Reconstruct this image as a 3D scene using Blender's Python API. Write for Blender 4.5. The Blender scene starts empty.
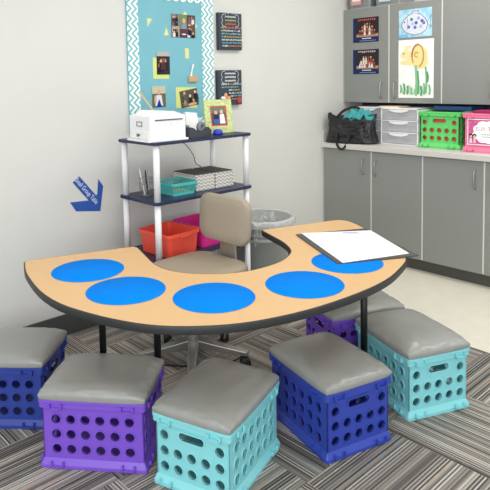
import bpy, bmesh, math, random
from mathutils import Vector, Matrix, noise
random.seed(7)
PI = math.pi
SC = bpy.context.scene
COL = SC.collection

# ------------------------------------------------------------------ camera, world, light, exposure
cam_data = bpy.data.cameras.new('camera')
cam = bpy.data.objects.new('camera', cam_data); COL.objects.link(cam)
CAM_H, YAW, PITCH, ROLL = 1.5, 0.733265, 0.0793575, -0.0204975
fw = Vector((math.sin(YAW)*math.cos(PITCH), math.cos(YAW)*math.cos(PITCH), -math.sin(PITCH)))
rt = Vector((math.cos(YAW), -math.sin(YAW), 0)); up = rt.cross(fw)
r2 = math.cos(ROLL)*rt + math.sin(ROLL)*up; u2 = -math.sin(ROLL)*rt + math.cos(ROLL)*up
cam.matrix_world = Matrix(((r2.x, u2.x, -fw.x, 0), (r2.y, u2.y, -fw.y, 0), (r2.z, u2.z, -fw.z, CAM_H), (0, 0, 0, 1)))
cam_data.sensor_width = 36; cam_data.lens = 593.256/490*36
cam_data.shift_x = 0.05365; cam_data.shift_y = -0.24408
cam_data.clip_start = .05
SC.camera = cam

world = bpy.data.worlds.new('world'); SC.world = world; world.use_nodes = True
bg = world.node_tree.nodes['Background']
bg.inputs[0].default_value = (.93, .97, 1, 1); bg.inputs[1].default_value = .78
SC.view_settings.view_transform = 'Standard'; SC.view_settings.look = 'None'
SC.view_settings.gamma = 1; SC.view_settings.use_curve_mapping = False
SC.view_settings.exposure = 0.17

def area(name, loc, sx, sy, power, rot=(0, 0, 0), col=(1, 1, 1)):
    l = bpy.data.lights.new(name, 'AREA'); l.shape = 'RECTANGLE'; l.size = sx; l.size_y = sy
    l.energy = power; l.color = col
    o = bpy.data.objects.new(name, l); COL.objects.link(o); o.location = loc; o.rotation_euler = rot
    return o
LIGHT = 8.2
FILL = 82
for lx, ly, lw in ((.2, .2, .7), (1.9, .2, .7), (3.5, .3, 1.6), (.2, 1.9, .8), (1.9, 1.9, 1.2), (3.5, 1.9, 1.9), (-1.2, 1.0, 1.0)):
    area('ceiling_lamp', (lx, ly, 2.70), 1.2, .6, LIGHT*lw, col=(1, .985, .95))

# cool frontal fill light added behind the viewer; no window is known there
area('front_fill', (-1.6, -1.1, 1.75), 3.4, 1.7, FILL, (math.radians(84), 0, math.radians(-48)), (.93, .97, 1))

# ------------------------------------------------------------------ materials
def lin(h):
    h = h.lstrip('#'); c = [int(h[i:i+2], 16)/255 for i in (0, 2, 4)]
    return tuple((x/12.92 if x <= .04045 else ((x+.055)/1.055)**2.4) for x in c) + (1,)
MATS = {}
def mat(name, hexcol, rough=.6, metal=0., var=0., scale=30., bump=0., bscale=200., spec=.5, stretch=None, trans=0.):
    if name in MATS: return MATS[name]
    m = bpy.data.materials.new(name); m.use_nodes = True; nt = m.node_tree; N = nt.nodes; L = nt.links
    b = N['Principled BSDF']; c = lin(hexcol)
    b.inputs['Base Color'].default_value = c; b.inputs['Roughness'].default_value = rough
    b.inputs['Metallic'].default_value = metal; b.inputs['Specular IOR Level'].default_value = spec
    if trans: b.inputs['Transmission Weight'].default_value = trans
    tc = N.new('ShaderNodeTexCoord')
    if var:
        mp = N.new('ShaderNodeMapping'); L.new(tc.outputs['Object'], mp.inputs[0])
        if stretch: mp.inputs['Scale'].default_value = stretch
        n = N.new('ShaderNodeTexNoise'); n.inputs['Scale'].default_value = scale; n.inputs['Detail'].default_value = 4
        L.new(mp.outputs[0], n.inputs['Vector'])
        r = N.new('ShaderNodeMapRange'); r.inputs[3].default_value = 1-var; r.inputs[4].default_value = 1+var
        r.inputs[1].default_value = .25; r.inputs[2].default_value = .75
        L.new(n.outputs['Fac'], r.inputs[0])
        mx = N.new('ShaderNodeVectorMath'); mx.operation = 'SCALE'; mx.inputs[0].default_value = c[:3]
        L.new(r.outputs[0], mx.inputs['Scale']); L.new(mx.outputs[0], b.inputs['Base Color'])
    if bump:
        n2 = N.new('ShaderNodeTexNoise'); n2.inputs['Scale'].default_value = bscale; n2.inputs['Detail'].default_value = 3
        L.new(tc.outputs['Object'], n2.inputs['Vector'])
        bp = N.new('ShaderNodeBump'); bp.inputs['Strength'].default_value = bump; bp.inputs['Distance'].default_value = .002
        L.new(n2.outputs['Fac'], bp.inputs['Height']); L.new(bp.outputs[0], b.inputs['Normal'])
    MATS[name] = m
    return m
def ink(h): return mat('ink_'+h.lstrip('#'), h, .75, spec=.2)

def chevron(name, c1, c2, period, pitch, amp, uaxis='xy', vaxis='z', duty=.5):
    m = bpy.data.materials.new(name); m.use_nodes = True; nt = m.node_tree; N = nt.nodes; L = nt.links
    b = N['Principled BSDF']; b.inputs['Roughness'].default_value = .8
    tc = N.new('ShaderNodeTexCoord'); s = N.new('ShaderNodeSeparateXYZ'); L.new(tc.outputs['Object'], s.inputs[0])
    ax = {'x': s.outputs[0], 'y': s.outputs[1], 'z': s.outputs[2]}
    def M(op, a, bb=None):
        n = N.new('ShaderNodeMath'); n.operation = op
        for i, v in enumerate((a, bb)):
            if v is None: continue
            if isinstance(v, (int, float)): n.inputs[i].default_value = v
            else: L.new(v, n.inputs[i])
        return n.outputs[0]
    u = ax[uaxis[0]]
    if len(uaxis) == 2: u = M('ADD', ax[uaxis[0]], ax[uaxis[1]])
    zz = M('MULTIPLY', M('PINGPONG', u, period/2), 2*amp/period)
    t = M('FRACT', M('DIVIDE', M('ADD', M('ADD', ax[vaxis], zz), 10.0), pitch))
    f = M('GREATER_THAN', t, duty)
    mx = N.new('ShaderNodeMix'); mx.data_type = 'RGBA'
    L.new(f, mx.inputs[0]); mx.inputs[6].default_value = lin(c1); mx.inputs[7].default_value = lin(c2)
    L.new(mx.outputs[2], b.inputs['Base Color'])
    return m

# ------------------------------------------------------------------ mesh helpers
class MB:
    """collects shapes into one bmesh; mi = material slot"""
    def __init__(s): s.bm = bmesh.new()
    def _tag(s, before, mi, smooth=False):
        for f in s.bm.faces:
            if f.index == -1 or f not in before: pass
    def add(s, verts, faces, mi=0, smooth=False, M=None):
        vs = [s.bm.verts.new((M @ Vector(v)) if M else v) for v in verts]
        for f in faces:
            try:
                fc = s.bm.faces.new([vs[i] for i in f]); fc.material_index = mi; fc.smooth = smooth
            except ValueError: pass
        return s
    def box(s, x0, x1, y0, y1, z0, z1, mi=0, M=None):
        v = [(x, y, z) for z in (z0, z1) for y in (y0, y1) for x in (x0, x1)]
        return s.add(v, [(0, 2, 3, 1), (4, 5, 7, 6), (0, 1, 5, 4), (2, 6, 7, 3), (0, 4, 6, 2), (1, 3, 7, 5)], mi, False, M)
    def prism(s, pts, z0, z1, mi=0, M=None, smooth=False):
        n = len(pts)
        v = [(p[0], p[1], z0) for p in pts] + [(p[0], p[1], z1) for p in pts]
        f = [tuple(range(n))[::-1], tuple(range(n, 2*n))]
        s.add(v, f, mi, False, M)
        return s.add(v, [(i, (i+1) % n, n+(i+1) % n, n+i) for i in range(n)], mi, smooth, M)
    def lathe(s, prof, seg=24, mi=0, M=None, smooth=True, cap0=False, cap1=False):
        v = []; f = []
        for r, z in prof:
            for k in range(seg):
                a = 2*PI*k/seg; v.append((r*math.cos(a), r*math.sin(a), z))
        for j in range(len(prof)-1):
            for k in range(seg):
                k2 = (k+1) % seg
                f.append((j*seg+k, j*seg+k2, (j+1)*seg+k2, (j+1)*seg+k))
        if cap0: f.append(tuple(range(seg))[::-1])
        if cap1: f.append(tuple((len(prof)-1)*seg+k for k in range(seg)))
        return s.add(v, f, mi, smooth, M)
    def cyl(s, x, y, z0, z1, r, seg=20, mi=0, r1=None):
        return s.lathe([(r, z0), (r if r1 is None else r1, z1)], seg, mi, Matrix.Translation((x, y, 0)), True, True, True)
    def tube(s, pts, r, seg=8, mi=0, closed=False):
        pts = [Vector(p) for p in pts]; n = len(pts); v = []; f = []
        prev = None
        for i, p in enumerate(pts):
            if closed: d = pts[(i+1) % n]-pts[i-1]
            else: d = pts[min(i+1, n-1)]-pts[max(i-1, 0)]
            d.normalize()
            if prev is None:
                a = Vector((0, 0, 1)) if abs(d.z) < .9 else Vector((1, 0, 0))
                prev = d.cross(a).normalized()
            e1 = (prev - d*prev.dot(d)).normalized(); e2 = d.cross(e1); prev = e1
            rr = r[i] if isinstance(r, (list, tuple)) else r
            for k in range(seg):
                a = 2*PI*k/seg; v.append(p+rr*(math.cos(a)*e1+math.sin(a)*e2))
        m = n if closed else n-1
        for i in range(m):
            j = (i+1) % n
            for k in range(seg):
                k2 = (k+1) % seg; f.append((i*seg+k, i*seg+k2, j*seg+k2, j*seg+k))
        s.add(v, f, mi, True)
        if not closed:
            s.add(v[:seg], [tuple(range(seg))[::-1]], mi); s.add(v[-seg:], [tuple(range(seg))], mi)
        return s
    def rect_sweep(s, L, W, prof, r=.012, seg=3, mi=0):
        """sweep a closed profile [(inset, z)...] round a rounded rectangle L x W"""
        rings = []
        for ins, z in prof:
            a, b = L/2-ins, W/2-ins; rr = max(r-ins, .002); ring = []
            for cx, cy, a0 in ((a-rr, b-rr, 0), (-a+rr, b-rr, 90), (-a+rr, -b+rr, 180), (a-rr, -b+rr, 270)):
                for k in range(seg+1):
                    t = math.radians(a0+90*k/seg); ring.append((cx+rr*math.cos(t), cy+rr*math.sin(t), z))
            rings.append(ring)
        n = len(rings[0]); v = [p for q in rings for p in q]; f = []
        for j in range(len(prof)):
            j2 = (j+1) % len(prof)
            for k in range(n):
                k2 = (k+1) % n; f.append((j*n+k, j*n+k2, j2*n+k2, j2*n+k))
        return s.add(v, f, mi)
    def mesh(s, me, M, mi=0):
        v = [x.co[:] for x in me.vertices]; f = [tuple(p.vertices) for p in me.polygons]
        return s.add(v, f, mi, False, M)
    def build(s, name, mats, parent=None, bevel=0., loc=None, smooth_angle=None):
        bmesh.ops.recalc_face_normals(s.bm, faces=s.bm.faces)
        me = bpy.data.meshes.new(name); s.bm.to_mesh(me); s.bm.free()
        for m in (mats if isinstance(mats, (list, tuple)) else [mats]): me.materials.append(m)
        o = bpy.data.objects.new(name, me); COL.objects.link(o)
        if parent: o.parent = parent
        if loc: o.location = loc
        if bevel:
            md = o.modifiers.new('bevel', 'BEVEL'); md.width = bevel; md.segments = 2; md.limit_method = 'ANGLE'
            md.angle_limit = math.radians(40)
        return o

def tag(o, label, cat, group=None, kind=None):
    if label: o['label'] = label
    if cat: o['category'] = cat
    if group: o['group'] = group
    if kind: o['kind'] = kind
    return o
def thing(name, label, cat, loc=(0, 0, 0), rotz=0., group=None):
    o = bpy.data.objects.new(name, None); COL.objects.link(o)
    o.empty_display_size = .05
    o.location = loc; o.rotation_euler = (0, 0, rotz)
    return tag(o, label, cat, group)
def struct(o): o['kind'] = 'structure'; return o
def place(o, loc, rotz=0.): o.location = loc; o.rotation_euler = (0, 0, rotz); return o

def panel(outline, holes, t):
    """flat panel with holes in XY, thickness t, as a mesh"""
    cu = bpy.data.curves.new('panel', 'CURVE'); cu.dimensions = '2D'; cu.fill_mode = 'BOTH'; cu.extrude = t/2
    for pts in [outline]+holes:
        sp = cu.splines.new('POLY'); sp.points.add(len(pts)-1); sp.use_cyclic_u = True
        for q, p in zip(sp.points, pts): q.co = (p[0], p[1], 0, 1)
    ob = bpy.data.objects.new('panel', cu); COL.objects.link(ob)
    dg = bpy.context.evaluated_depsgraph_get()
    me = bpy.data.meshes.new_from_object(ob.evaluated_get(dg))
    bpy.data.objects.remove(ob); bpy.data.curves.remove(cu)
    return me
def circ(x, y, r, n=20): return [(x+r*math.cos(2*PI*k/n), y+r*math.sin(2*PI*k/n)) for k in range(n)]
def rrect(x0, x1, y0, y1, r, n=4):
    o = []
    for cx, cy, a0 in ((x1-r, y1-r, 0), (x0+r, y1-r, 90), (x0+r, y0+r, 180), (x1-r, y0+r, 270)):
        for k in range(n+1):
            t = math.radians(a0+90*k/n); o.append((cx+r*math.cos(t), cy+r*math.sin(t)))
    return o
def text_mesh(txt, size, align='CENTER'):
    cu = bpy.data.curves.new('t', 'FONT'); cu.body = txt; cu.size = size; cu.align_x = align; cu.align_y = 'CENTER'; cu.resolution_u = 3
    ob = bpy.data.objects.new('t', cu); COL.objects.link(ob)
    dg = bpy.context.evaluated_depsgraph_get()
    me = bpy.data.meshes.new_from_object(ob.evaluated_get(dg))
    bpy.data.objects.remove(ob); bpy.data.curves.remove(cu)
    return me

class Art:
    """flat print: card with shapes on its face, local x right, y up, z out of the face"""
    def __init__(s, w, h, base, t=.0012):
        s.mb = MB(); s.cols = [base]; s.z = t
        s.mb.box(-w/2, w/2, -h/2, h/2, 0, t, 0); s.w, s.h = w, h
    def ci(s, c):
        if c not in s.cols: s.cols.append(c)
        return s.cols.index(c)
    def poly(s, pts, c):
        s.z += .00006; s.mb.add([(p[0], p[1], s.z) for p in pts], [tuple(range(len(pts)))], s.ci(c)); return s
    def rect(s, x0, x1, y0, y1, c): return s.poly([(x0, y0), (x1, y0), (x1, y1), (x0, y1)], c)
    def ell(s, x, y, rx, ry, c, n=14, rot=0.):
        p = []
        for k in range(n):
            a = 2*PI*k/n; ex, ey = rx*math.cos(a), ry*math.sin(a)
            p.append((x+ex*math.cos(rot)-ey*math.sin(rot), y+ex*math.sin(rot)+ey*math.cos(rot)))
        return s.poly(p, c)
    def stroke(s, pts, w, c, closed=False):
        pts = [Vector((p[0], p[1])) for p in pts]
        if closed: pts.append(pts[0])
        for a, b in zip(pts, pts[1:]):
            d = b-a
            if d.length < 1e-6: continue
            d.normalize(); n = Vector((-d.y, d.x))*w/2; e = d*w*.3
            s.poly([a-n-e, b-n+e, b+n+e, a+n-e], c)
        return s
    def text(s, txt, size, x, y, c, rot=0., align='CENTER'):
        s.z += .0001
        s.mb.mesh(text_mesh(txt, size, align), Matrix.Translation((x, y, s.z)) @ Matrix.Rotation(rot, 4, 'Z'), s.ci(c)); return s
    def build(s, name, parent=None):
        # keep authored face directions (flat shapes face +z)
        me = bpy.data.meshes.new(name); s.mb.bm.to_mesh(me); s.mb.bm.free()
        for c in s.cols: me.materials.append(c if not isinstance(c, str) else ink(c))
        o = bpy.data.objects.new(name, me); COL.objects.link(o)
        if parent: o.parent = parent
        return o
BACK = Matrix(((1, 0, 0), (0, 0, -1), (0, 1, 0))).to_4x4()          # print facing -Y (back wall)
SIDE = Matrix(((0, 0, -1), (-1, 0, 0), (0, 1, 0))).to_4x4()         # print facing -X (cabinet wall)
def hang(o, M, loc, roll=0.):
    o.matrix_world = Matrix.Translation(loc) @ M @ Matrix.Rotation(roll, 4, 'Z'); return o

def catmull(pts, n=4, closed=True):
    out = []; N = len(pts)
    for i in range(N if closed else N-1):
        g = lambda k: Vector(pts[k % N]) if closed else Vector(pts[min(max(k, 0), N-1)])
        p0, p1, p2, p3 = g(i-1), g(i), g(i+1), g(i+2)
        for k in range(n):
            t = k/n
            out.append(.5*((2*p1)+(-p0+p2)*t+(2*p0-5*p1+4*p2-p3)*t*t+(-p0+3*p1-3*p2+p3)*t**3))
    if not closed: out.append(Vector(pts[-1]))
    return out

# ------------------------------------------------------------------ the room
YW = 3.162            # back wall plane
XW = 4.64             # cabinet wall plane
def carpet_mat():
    m = bpy.data.materials.new('striped_carpet_tiles'); m.use_nodes = True; nt = m.node_tree; N = nt.nodes; L = nt.links
    b = N['Principled BSDF']; b.inputs['Roughness'].default_value = .95; b.inputs['Specular IOR Level'].default_value = .1
    tc = N.new('ShaderNodeTexCoord'); s = N.new('ShaderNodeSeparateXYZ'); L.new(tc.outputs['Object'], s.inputs[0])
    def M(op, a, bb=None, c=None):
        n = N.new('ShaderNodeMath'); n.operation = op
        for i, v in enumerate((a, bb, c)):
            if v is None: continue
            if isinstance(v, (int, float)): n.inputs[i].default_value = v
            else: L.new(v, n.inputs[i])
        return n.outputs[0]
    tx = M('FLOOR', M('DIVIDE', M('SUBTRACT', s.outputs[0], 1.62), .5))
    ty = M('FLOOR', M('DIVIDE', M('SUBTRACT', s.outputs[1], 1.35), .5))
    par = M('ABSOLUTE', M('MODULO', M('ADD', tx, ty), 2))           # 1 = stripes along x
    c = M('ADD', M('MULTIPLY', s.outputs[1], par), M('MULTIPLY', s.outputs[0], M('SUBTRACT', 1, par)))
    al = M('ADD', M('MULTIPLY', s.outputs[0], par), M('MULTIPLY', s.outputs[1], M('SUBTRACT', 1, par)))
    idx = M('FLOOR', M('DIVIDE', c, .0066))
    cv = N.new('ShaderNodeCombineXYZ'); L.new(idx, cv.inputs[0]); L.new(tx, cv.inputs[1]); L.new(ty, cv.inputs[2])
    wn = N.new('ShaderNodeTexWhiteNoise'); wn.noise_dimensions = '3D'; L.new(cv.outputs[0], wn.inputs['Vector'])
    # dashes along the stripe
    cv2 = N.new('ShaderNodeCombineXYZ'); L.new(M('MULTIPLY', al, 6), cv2.inputs[0]); L.new(M('MULTIPLY', idx, 7.3), cv2.inputs[1]); L.new(par, cv2.inputs[2])
    ns = N.new('ShaderNodeTexNoise'); ns.inputs['Scale'].default_value = 1.0; ns.inputs['Detail'].default_value = 2; L.new(cv2.outputs[0], ns.inputs['Vector'])
    cvb = N.new('ShaderNodeCombineXYZ'); L.new(M('FLOOR', M('DIVIDE', idx, 5)), cvb.inputs[0]); L.new(tx, cvb.inputs[1]); L.new(M('ADD', ty, 31.7), cvb.inputs[2])
    wb_ = N.new('ShaderNodeTexWhiteNoise'); wb_.noise_dimensions = '3D'; L.new(cvb.outputs[0], wb_.inputs['Vector'])
    alt = M('ABSOLUTE', M('MODULO', idx, 2))
    v = M('ADD', M('ADD', M('MULTIPLY', wn.outputs['Value'], .44), M('MULTIPLY', alt, .26)), M('ADD', M('MULTIPLY', wb_.outputs['Value'], .24), M('MULTIPLY', ns.outputs['Fac'], .06)))
    cr = N.new('ShaderNodeValToRGB'); cr.color_ramp.interpolation = 'CONSTANT'; L.new(v, cr.inputs[0])
    stops = list(zip((0, .17, .27, .36, .45, .53, .535, .62, .70, .705, .80), CARPET))
    e = cr.color_ramp.elements
    e[0].position = 0; e[0].color = lin(stops[0][1]); e[1].position = stops[1][0]; e[1].color = lin(stops[1][1])
    for p, h in stops[2:]:
        x = e.new(p); x.color = lin(h)
    nf = N.new('ShaderNodeTexNoise'); nf.inputs['Scale'].default_value = 260; nf.inputs['Detail'].default_value = 2; L.new(tc.outputs['Object'], nf.inputs['Vector'])
    r = N.new('ShaderNodeMapRange'); r.inputs[1].default_value = .3; r.inputs[2].default_value = .7; r.inputs[3].default_value = .78; r.inputs[4].default_value = 1.22; L.new(nf.outputs['Fac'], r.inputs[0])
    mx = N.new('ShaderNodeVectorMath'); mx.operation = 'SCALE'; L.new(cr.outputs[0], mx.inputs[0]); L.new(r.outputs[0], mx.inputs['Scale'])
    L.new(mx.outputs[0], b.inputs['Base Color'])
    bp = N.new('ShaderNodeBump'); bp.inputs['Strength'].default_value = .5; bp.inputs['Distance'].default_value = .003; L.new(nf.outputs['Fac'], bp.inputs['Height']); L.new(bp.outputs[0], b.inputs['Normal'])
    return m
CARPET = ['#3f3d3b', '#514e4c', '#65615e', '#77736e', '#87827c', '#7f9a9e', '#969088', '#a49d94', '#c09a82', '#b3ada3', '#c4beb5']

m_wall = mat('wall_paint', '#d9d8d3', .85, var=.02, scale=3, bump=.08, bscale=90)
m_ceil = mat('ceiling_tile', '#efeeea', .9)
m_vinyl = mat('vinyl_tile', '#eae5d5', .35, var=.04, scale=9, bump=.03, bscale=30)
m_rubber = mat('rubber_cove', '#4a4b49', .6)
XV = 3.12
struct(MB().box(-3, XV, -1.5, YW, -.1, 0, 0).box(XV, XW, -1.5, YW, -.1, 0, 1).build('floor', [carpet_mat(), m_vinyl]))
struct(MB().box(-3, XW+.1, YW, YW+.1, 0, 2.8).build('wall_back', m_wall))
struct(MB().box(XW, XW+.1, -1.5, YW, 0, 2.8).build('wall_right', m_wall))
struct(MB().box(-3, XW, -1.5, YW, 2.8, 2.9).build('ceiling', m_ceil))
struct(MB().box(-3, 4.10, YW-.012, YW, 0, .128).build('baseboard_back', m_rubber, bevel=.003))
# shade painted as a dark navy strip on the wall below the upper cabinets
struct(MB().box(XW-.008, XW, .2, YW, .94, 1.30).build('shade_strip_1', mat('navy_wall_shade', '#3a4657', .5)))

# ------------------------------------------------------------------ cabinets on the right wall
m_door = mat('grey_laminate', '#8c8e8a', .45, var=.015, scale=60)
m_edge = mat('pale_edge_band', '#d6d6d1', .5)
m_toe = mat('toe_kick', '#50504b', .6)
m_steel = mat('brushed_steel', '#a9aaa8', .35, .9)
XD = 4.041
def bow_handle(parent, x, y, z0, z1):
    o = MB().tube(catmull([(x, y, z0), (x-.022, y, z0+.012), (x-.028, y, (z0+z1)/2), (x-.022, y, z1-.012), (x, y, z1)], 4, False), .006, 8).build('handle', m_steel, parent)
    o['label'] = 'steel bow handle'
def cabinet(name, label, y0, y1, split, xf, xb, z0, z1, hz, hand, toe=0.):
    t = thing(name, label, 'cabinet', (xf, (y0+y1)/2, 0), 0, None)
    oy = (y0+y1)/2
    bd = MB().box(.0205, xb-xf-.006, y0-oy, y1-oy, z0, z1)
    for yy in (split, y0, y1):
        a_, b_ = max(yy-.0065, y0), min(yy+.0065, y1)
        bd.box(.002, .0205, a_-oy, b_-oy, z0+.004, z1-.004)
    bd.build('body', m_edge, t)
    if toe:
        MB().box(.07, xb-xf-.006, y0-oy, y1-oy, 0, z0).build('toe_kick', m_toe, t)
    g = .0055
    for (a, b), hy in zip(((split, y1), (y0, split)), hand):
        d = MB().box(0, .02, a-oy+g, b-oy-g, z0+.002, z1-.004).build('door', m_door, t, bevel=.0015)
        bow_handle(d, 0, hy-oy, hz[0], hz[1])
    return t
cabinet('base_cabinet', 'grey two-door base cabinet in the corner under the black bag', 2.235, 3.155, 2.679, XD, XW, .10, .894, (.703, .826), (2.751, 2.633), .1)
cabinet('base_cabinet', 'grey two-door base cabinet under the green and pink crates, right of the corner one', 1.32, 2.235, 1.776, XD, XW, .10, .894, (.698, .828), (1.838, 1.712), .1)
XU = 4.335
cabinet('wall_cabinet', 'grey wall cabinet with photo cards and child paintings taped on its doors', 2.244, 3.155, 2.703, XU, XW, 1.267, 2.073, (1.308, 1.438), (2.772, 2.645))
cabinet('wall_cabinet', 'grey wall cabinet with bare doors above the green and pink crates', 1.33, 2.244, 1.79, XU, XW, 1.267, 2.073, (1.308, 1.438), (1.86, 1.73))
m_counter = mat('counter_laminate', '#d3cfc9', .4, var=.03, scale=120)
ct = thing('countertop', 'pale speckled laminate countertop running along the grey base cabinets', 'countertop', (XD-.025, 2.2, .896))
MB().box(0, XW-XD+.025, 1.0-2.2, YW-2.2, 0, .043).build('worktop', m_counter, ct, bevel=.004)
MB().box(.01, XW-XD, YW-2.2-.02, YW-2.2-.001, .043, .135).build('side_splash', m_counter, ct, bevel=.003)
ZC = .940

# ------------------------------------------------------------------ horseshoe table
TH = .66
A0 = Vector((1.138, 2.639)); AN = math.radians(-19.434)
EX = Vector((math.cos(AN), math.sin(AN))); EY = Vector((-EX.y, EX.x))
def T2(x, y): return A0 + EX*x + EY*y
outer = [(0, .0), (-.006, -.1), (-.004, -.203), (.023, -.42), (.078, -.601), (.165, -.749), (.262, -.872), (.362, -.962), (.486, -1.025), (.62, -1.062), (.772, -1.069), (.947, -1.05), (1.163, -.996), (1.336, -.929), (1.48, -.84), (1.606, -.735), (1.672, -.60), (1.725, -.413), (1.768, -.2), (1.785, -.07), (1.778, -.012), (1.75, .02), (1.70, .025)]
inner = [(1.268, .022), (1.252, .012), (1.249, -.03), (1.246, -.12), (1.240, -.25), (1.206, -.385), (1.137, -.474), (1.042, -.538), (.897, -.578), (.778, -.566), (.68, -.522), (.609, -.464), (.560, -.389), (.538, -.289), (.537, -.17), (.538, -.06), (.536, .0), (.520, .024)]
loop = [Vector(p) for p in outer]+[Vector(p) for p in inner]
segA = catmull([Vector((p[0], p[1], 0)) for p in outer], 3, False)
segB = catmull([Vector((p[0], p[1], 0)) for p in inner], 3, False)
outline = [(p.x, p.y) for p in segA+segB] + [(.03, .02), (.008, .014)]
tb = thing('horseshoe_table', 'horseshoe activity table with maple laminate top, black edge and blue dots', 'table', (A0.x, A0.y, 0), AN)
m_maple = mat('maple_laminate', '#dbb27f', .42, var=.035, scale=6, stretch=(2, 22, 1))
m_black = mat('black_plastic', '#2b2d2e', .5)
me = panel(outline, [], .026)
top = MB().mesh(me, Matrix.Translation((0, 0, TH-.0135))).build('tabletop', m_maple, tb)
# T-mould edge: swept band
n = len(outline); v = []; f = []
nor = []
for i in range(n):
    a = Vector(outline[i-1]); b = Vector(outline[(i+1) % n]); d = (b-a).normalized(); nor.append(Vector((d.y, -d.x)))
area2 = sum(outline[i][0]*outline[(i+1) % n][1]-outline[(i+1) % n][0]*outline[i][1] for i in range(n))
sg = 1 if area2 > 0 else -1
prof = [(0, .0), (.004, -.001), (.006, -.006), (.006, -.026), (.004, -.031), (0, -.032), (-.012, -.032), (-.012, -.0275), (-.0005, -.0275), (-.0005, -.001)]
for off, z in prof:
    for i in range(n):
        q = Vector(outline[i])+nor[i]*sg*off; v.append((q.x, q.y, TH+z))
for j in range(len(prof)):
    j2 = (j+1) % len(prof)
    for i in range(n):
        i2 = (i+1) % n; f.append((j*n+i, j*n+i2, j2*n+i2, j2*n+i))
MB().add(v, f, 0, True).build('edge_band', m_black, tb)
def w2t(x, y): d = Vector((x, y))-A0; return d.dot(EX), d.dot(EY)
m_leg = mat('black_steel_tube', '#1d1e1f', .4, .3)
for wx, wy in ((1.338, 2.3), (1.475, 2.07), (2.207, 1.5), (2.646, 2.043)):
    lx, ly = w2t(wx, wy)
    lg = MB().cyl(lx, ly, .22, TH-.032, .0155).build('leg', m_leg, tb)
    MB().cyl(lx, ly, .02, .30, .0125).lathe([(.0, 0), (.02, 0), (.02, .012), (.0125, .022)], 16, 0, Matrix.Translation((lx, ly, 0))).build('leg_insert', m_leg, lg)
    MB().box(lx-.05, lx+.05, ly-.05, ly+.05, TH-.036, TH-.0275).build('mounting_plate', m_leg, tb)
lx, ly = w2t(1.475, 2.07)
MB().tube([(lx-.002, ly, .50), (lx-.05, ly-.02, .62)], .005).build('brace', m_leg, tb)
m_dot = mat('blue_vinyl', '#0080e6', .8, spec=.08)
dots = [((.2477, -.2514), 'blue vinyl dot on the far left end of the maple table'),
        ((.3407, -.5745), 'blue vinyl dot on the table, second from its left end'),
        ((.6306, -.7993), 'blue vinyl dot at the middle front of the maple table'),
        ((1.0166, -.8264), 'fully visible blue vinyl dot just left of the printed paper'),
        ((1.3361, -.6626), 'blue vinyl dot partly covered by the printed paper')]
for (px, py), lab in dots:
    q = T2(px, py)
    o = MB().lathe([(.0, .0), (.159, .0), (.1595, .0006), (.159, .0012), (0, .0012)], 48).build('vinyl_dot', m_dot)
    place(o, (q.x, q.y, TH+.0001)); tag(o, lab, 'dot', 'blue dots on the horseshoe table')

# clipboard and paper
cb = [(2.367, 2.033), (2.116, 1.577), (2.473, 1.383), (2.724, 1.838)]
def quadmesh(q, z0, z1, name, m, par=None, bev=0.):
    c = Vector((sum(p[0] for p in q)/4, sum(p[1] for p in q)/4))
    o = MB().prism([(p[0]-c.x, p[1]-c.y) for p in q], 0, z1-z0).build(name, m, par, bevel=bev)
    o.location = (c.x, c.y, z0); return o
b = quadmesh(cb, TH+.0015, TH+.006, 'desk_pad', mat('charcoal_card', '#4c4a47', .55), None, .001)
tag(b, 'charcoal desk pad under the printed paper on the table', 'desk pad')
pw, ph = .50, .455
ax = Vector((2.455-2.150, 1.43-1.540)).normalized()
pa = Art(.352, .50, '#f6f6f8', .0012)
for i in range(16):
    yy = .20-i*.026
    pa.rect(-.15, -.15+random.uniform(.12, .29), yy, yy+.0022, '#cfcfd8')
pa.rect(.02, .10, .205, .228, '#b9b6d6'); pa.rect(.03, .13, .185, .195, '#c9c7dc')
for k in range(20): pa.rect(-.160, -.156, -.235+k*.0235, -.224+k*.0235, '#9aa0a8')
p = pa.build('printed_paper')
# fit paper to its corner positions on the table
P0, P1, P2, P3 = [Vector(q) for q in ((2.137, 1.563), (2.466, 1.428), (2.697, 1.790), (2.399, 2.022))]
ctr = (P0+P1+P2+P3)/4
p.location = (ctr.x, ctr.y, TH+.0065)
for vtx in p.data.vertices:
    s_, t_ = vtx.co.x/.352+.5, vtx.co.y/.50+.5
    q = (P0*(1-s_)+P1*s_)*(1-t_)+(P3*(1-s_)+P2*s_)*t_-ctr
    vtx.co.x, vtx.co.y = q.x, q.y
tag(p, 'large white printed sheet lying on the charcoal desk pad', 'paper')

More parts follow.
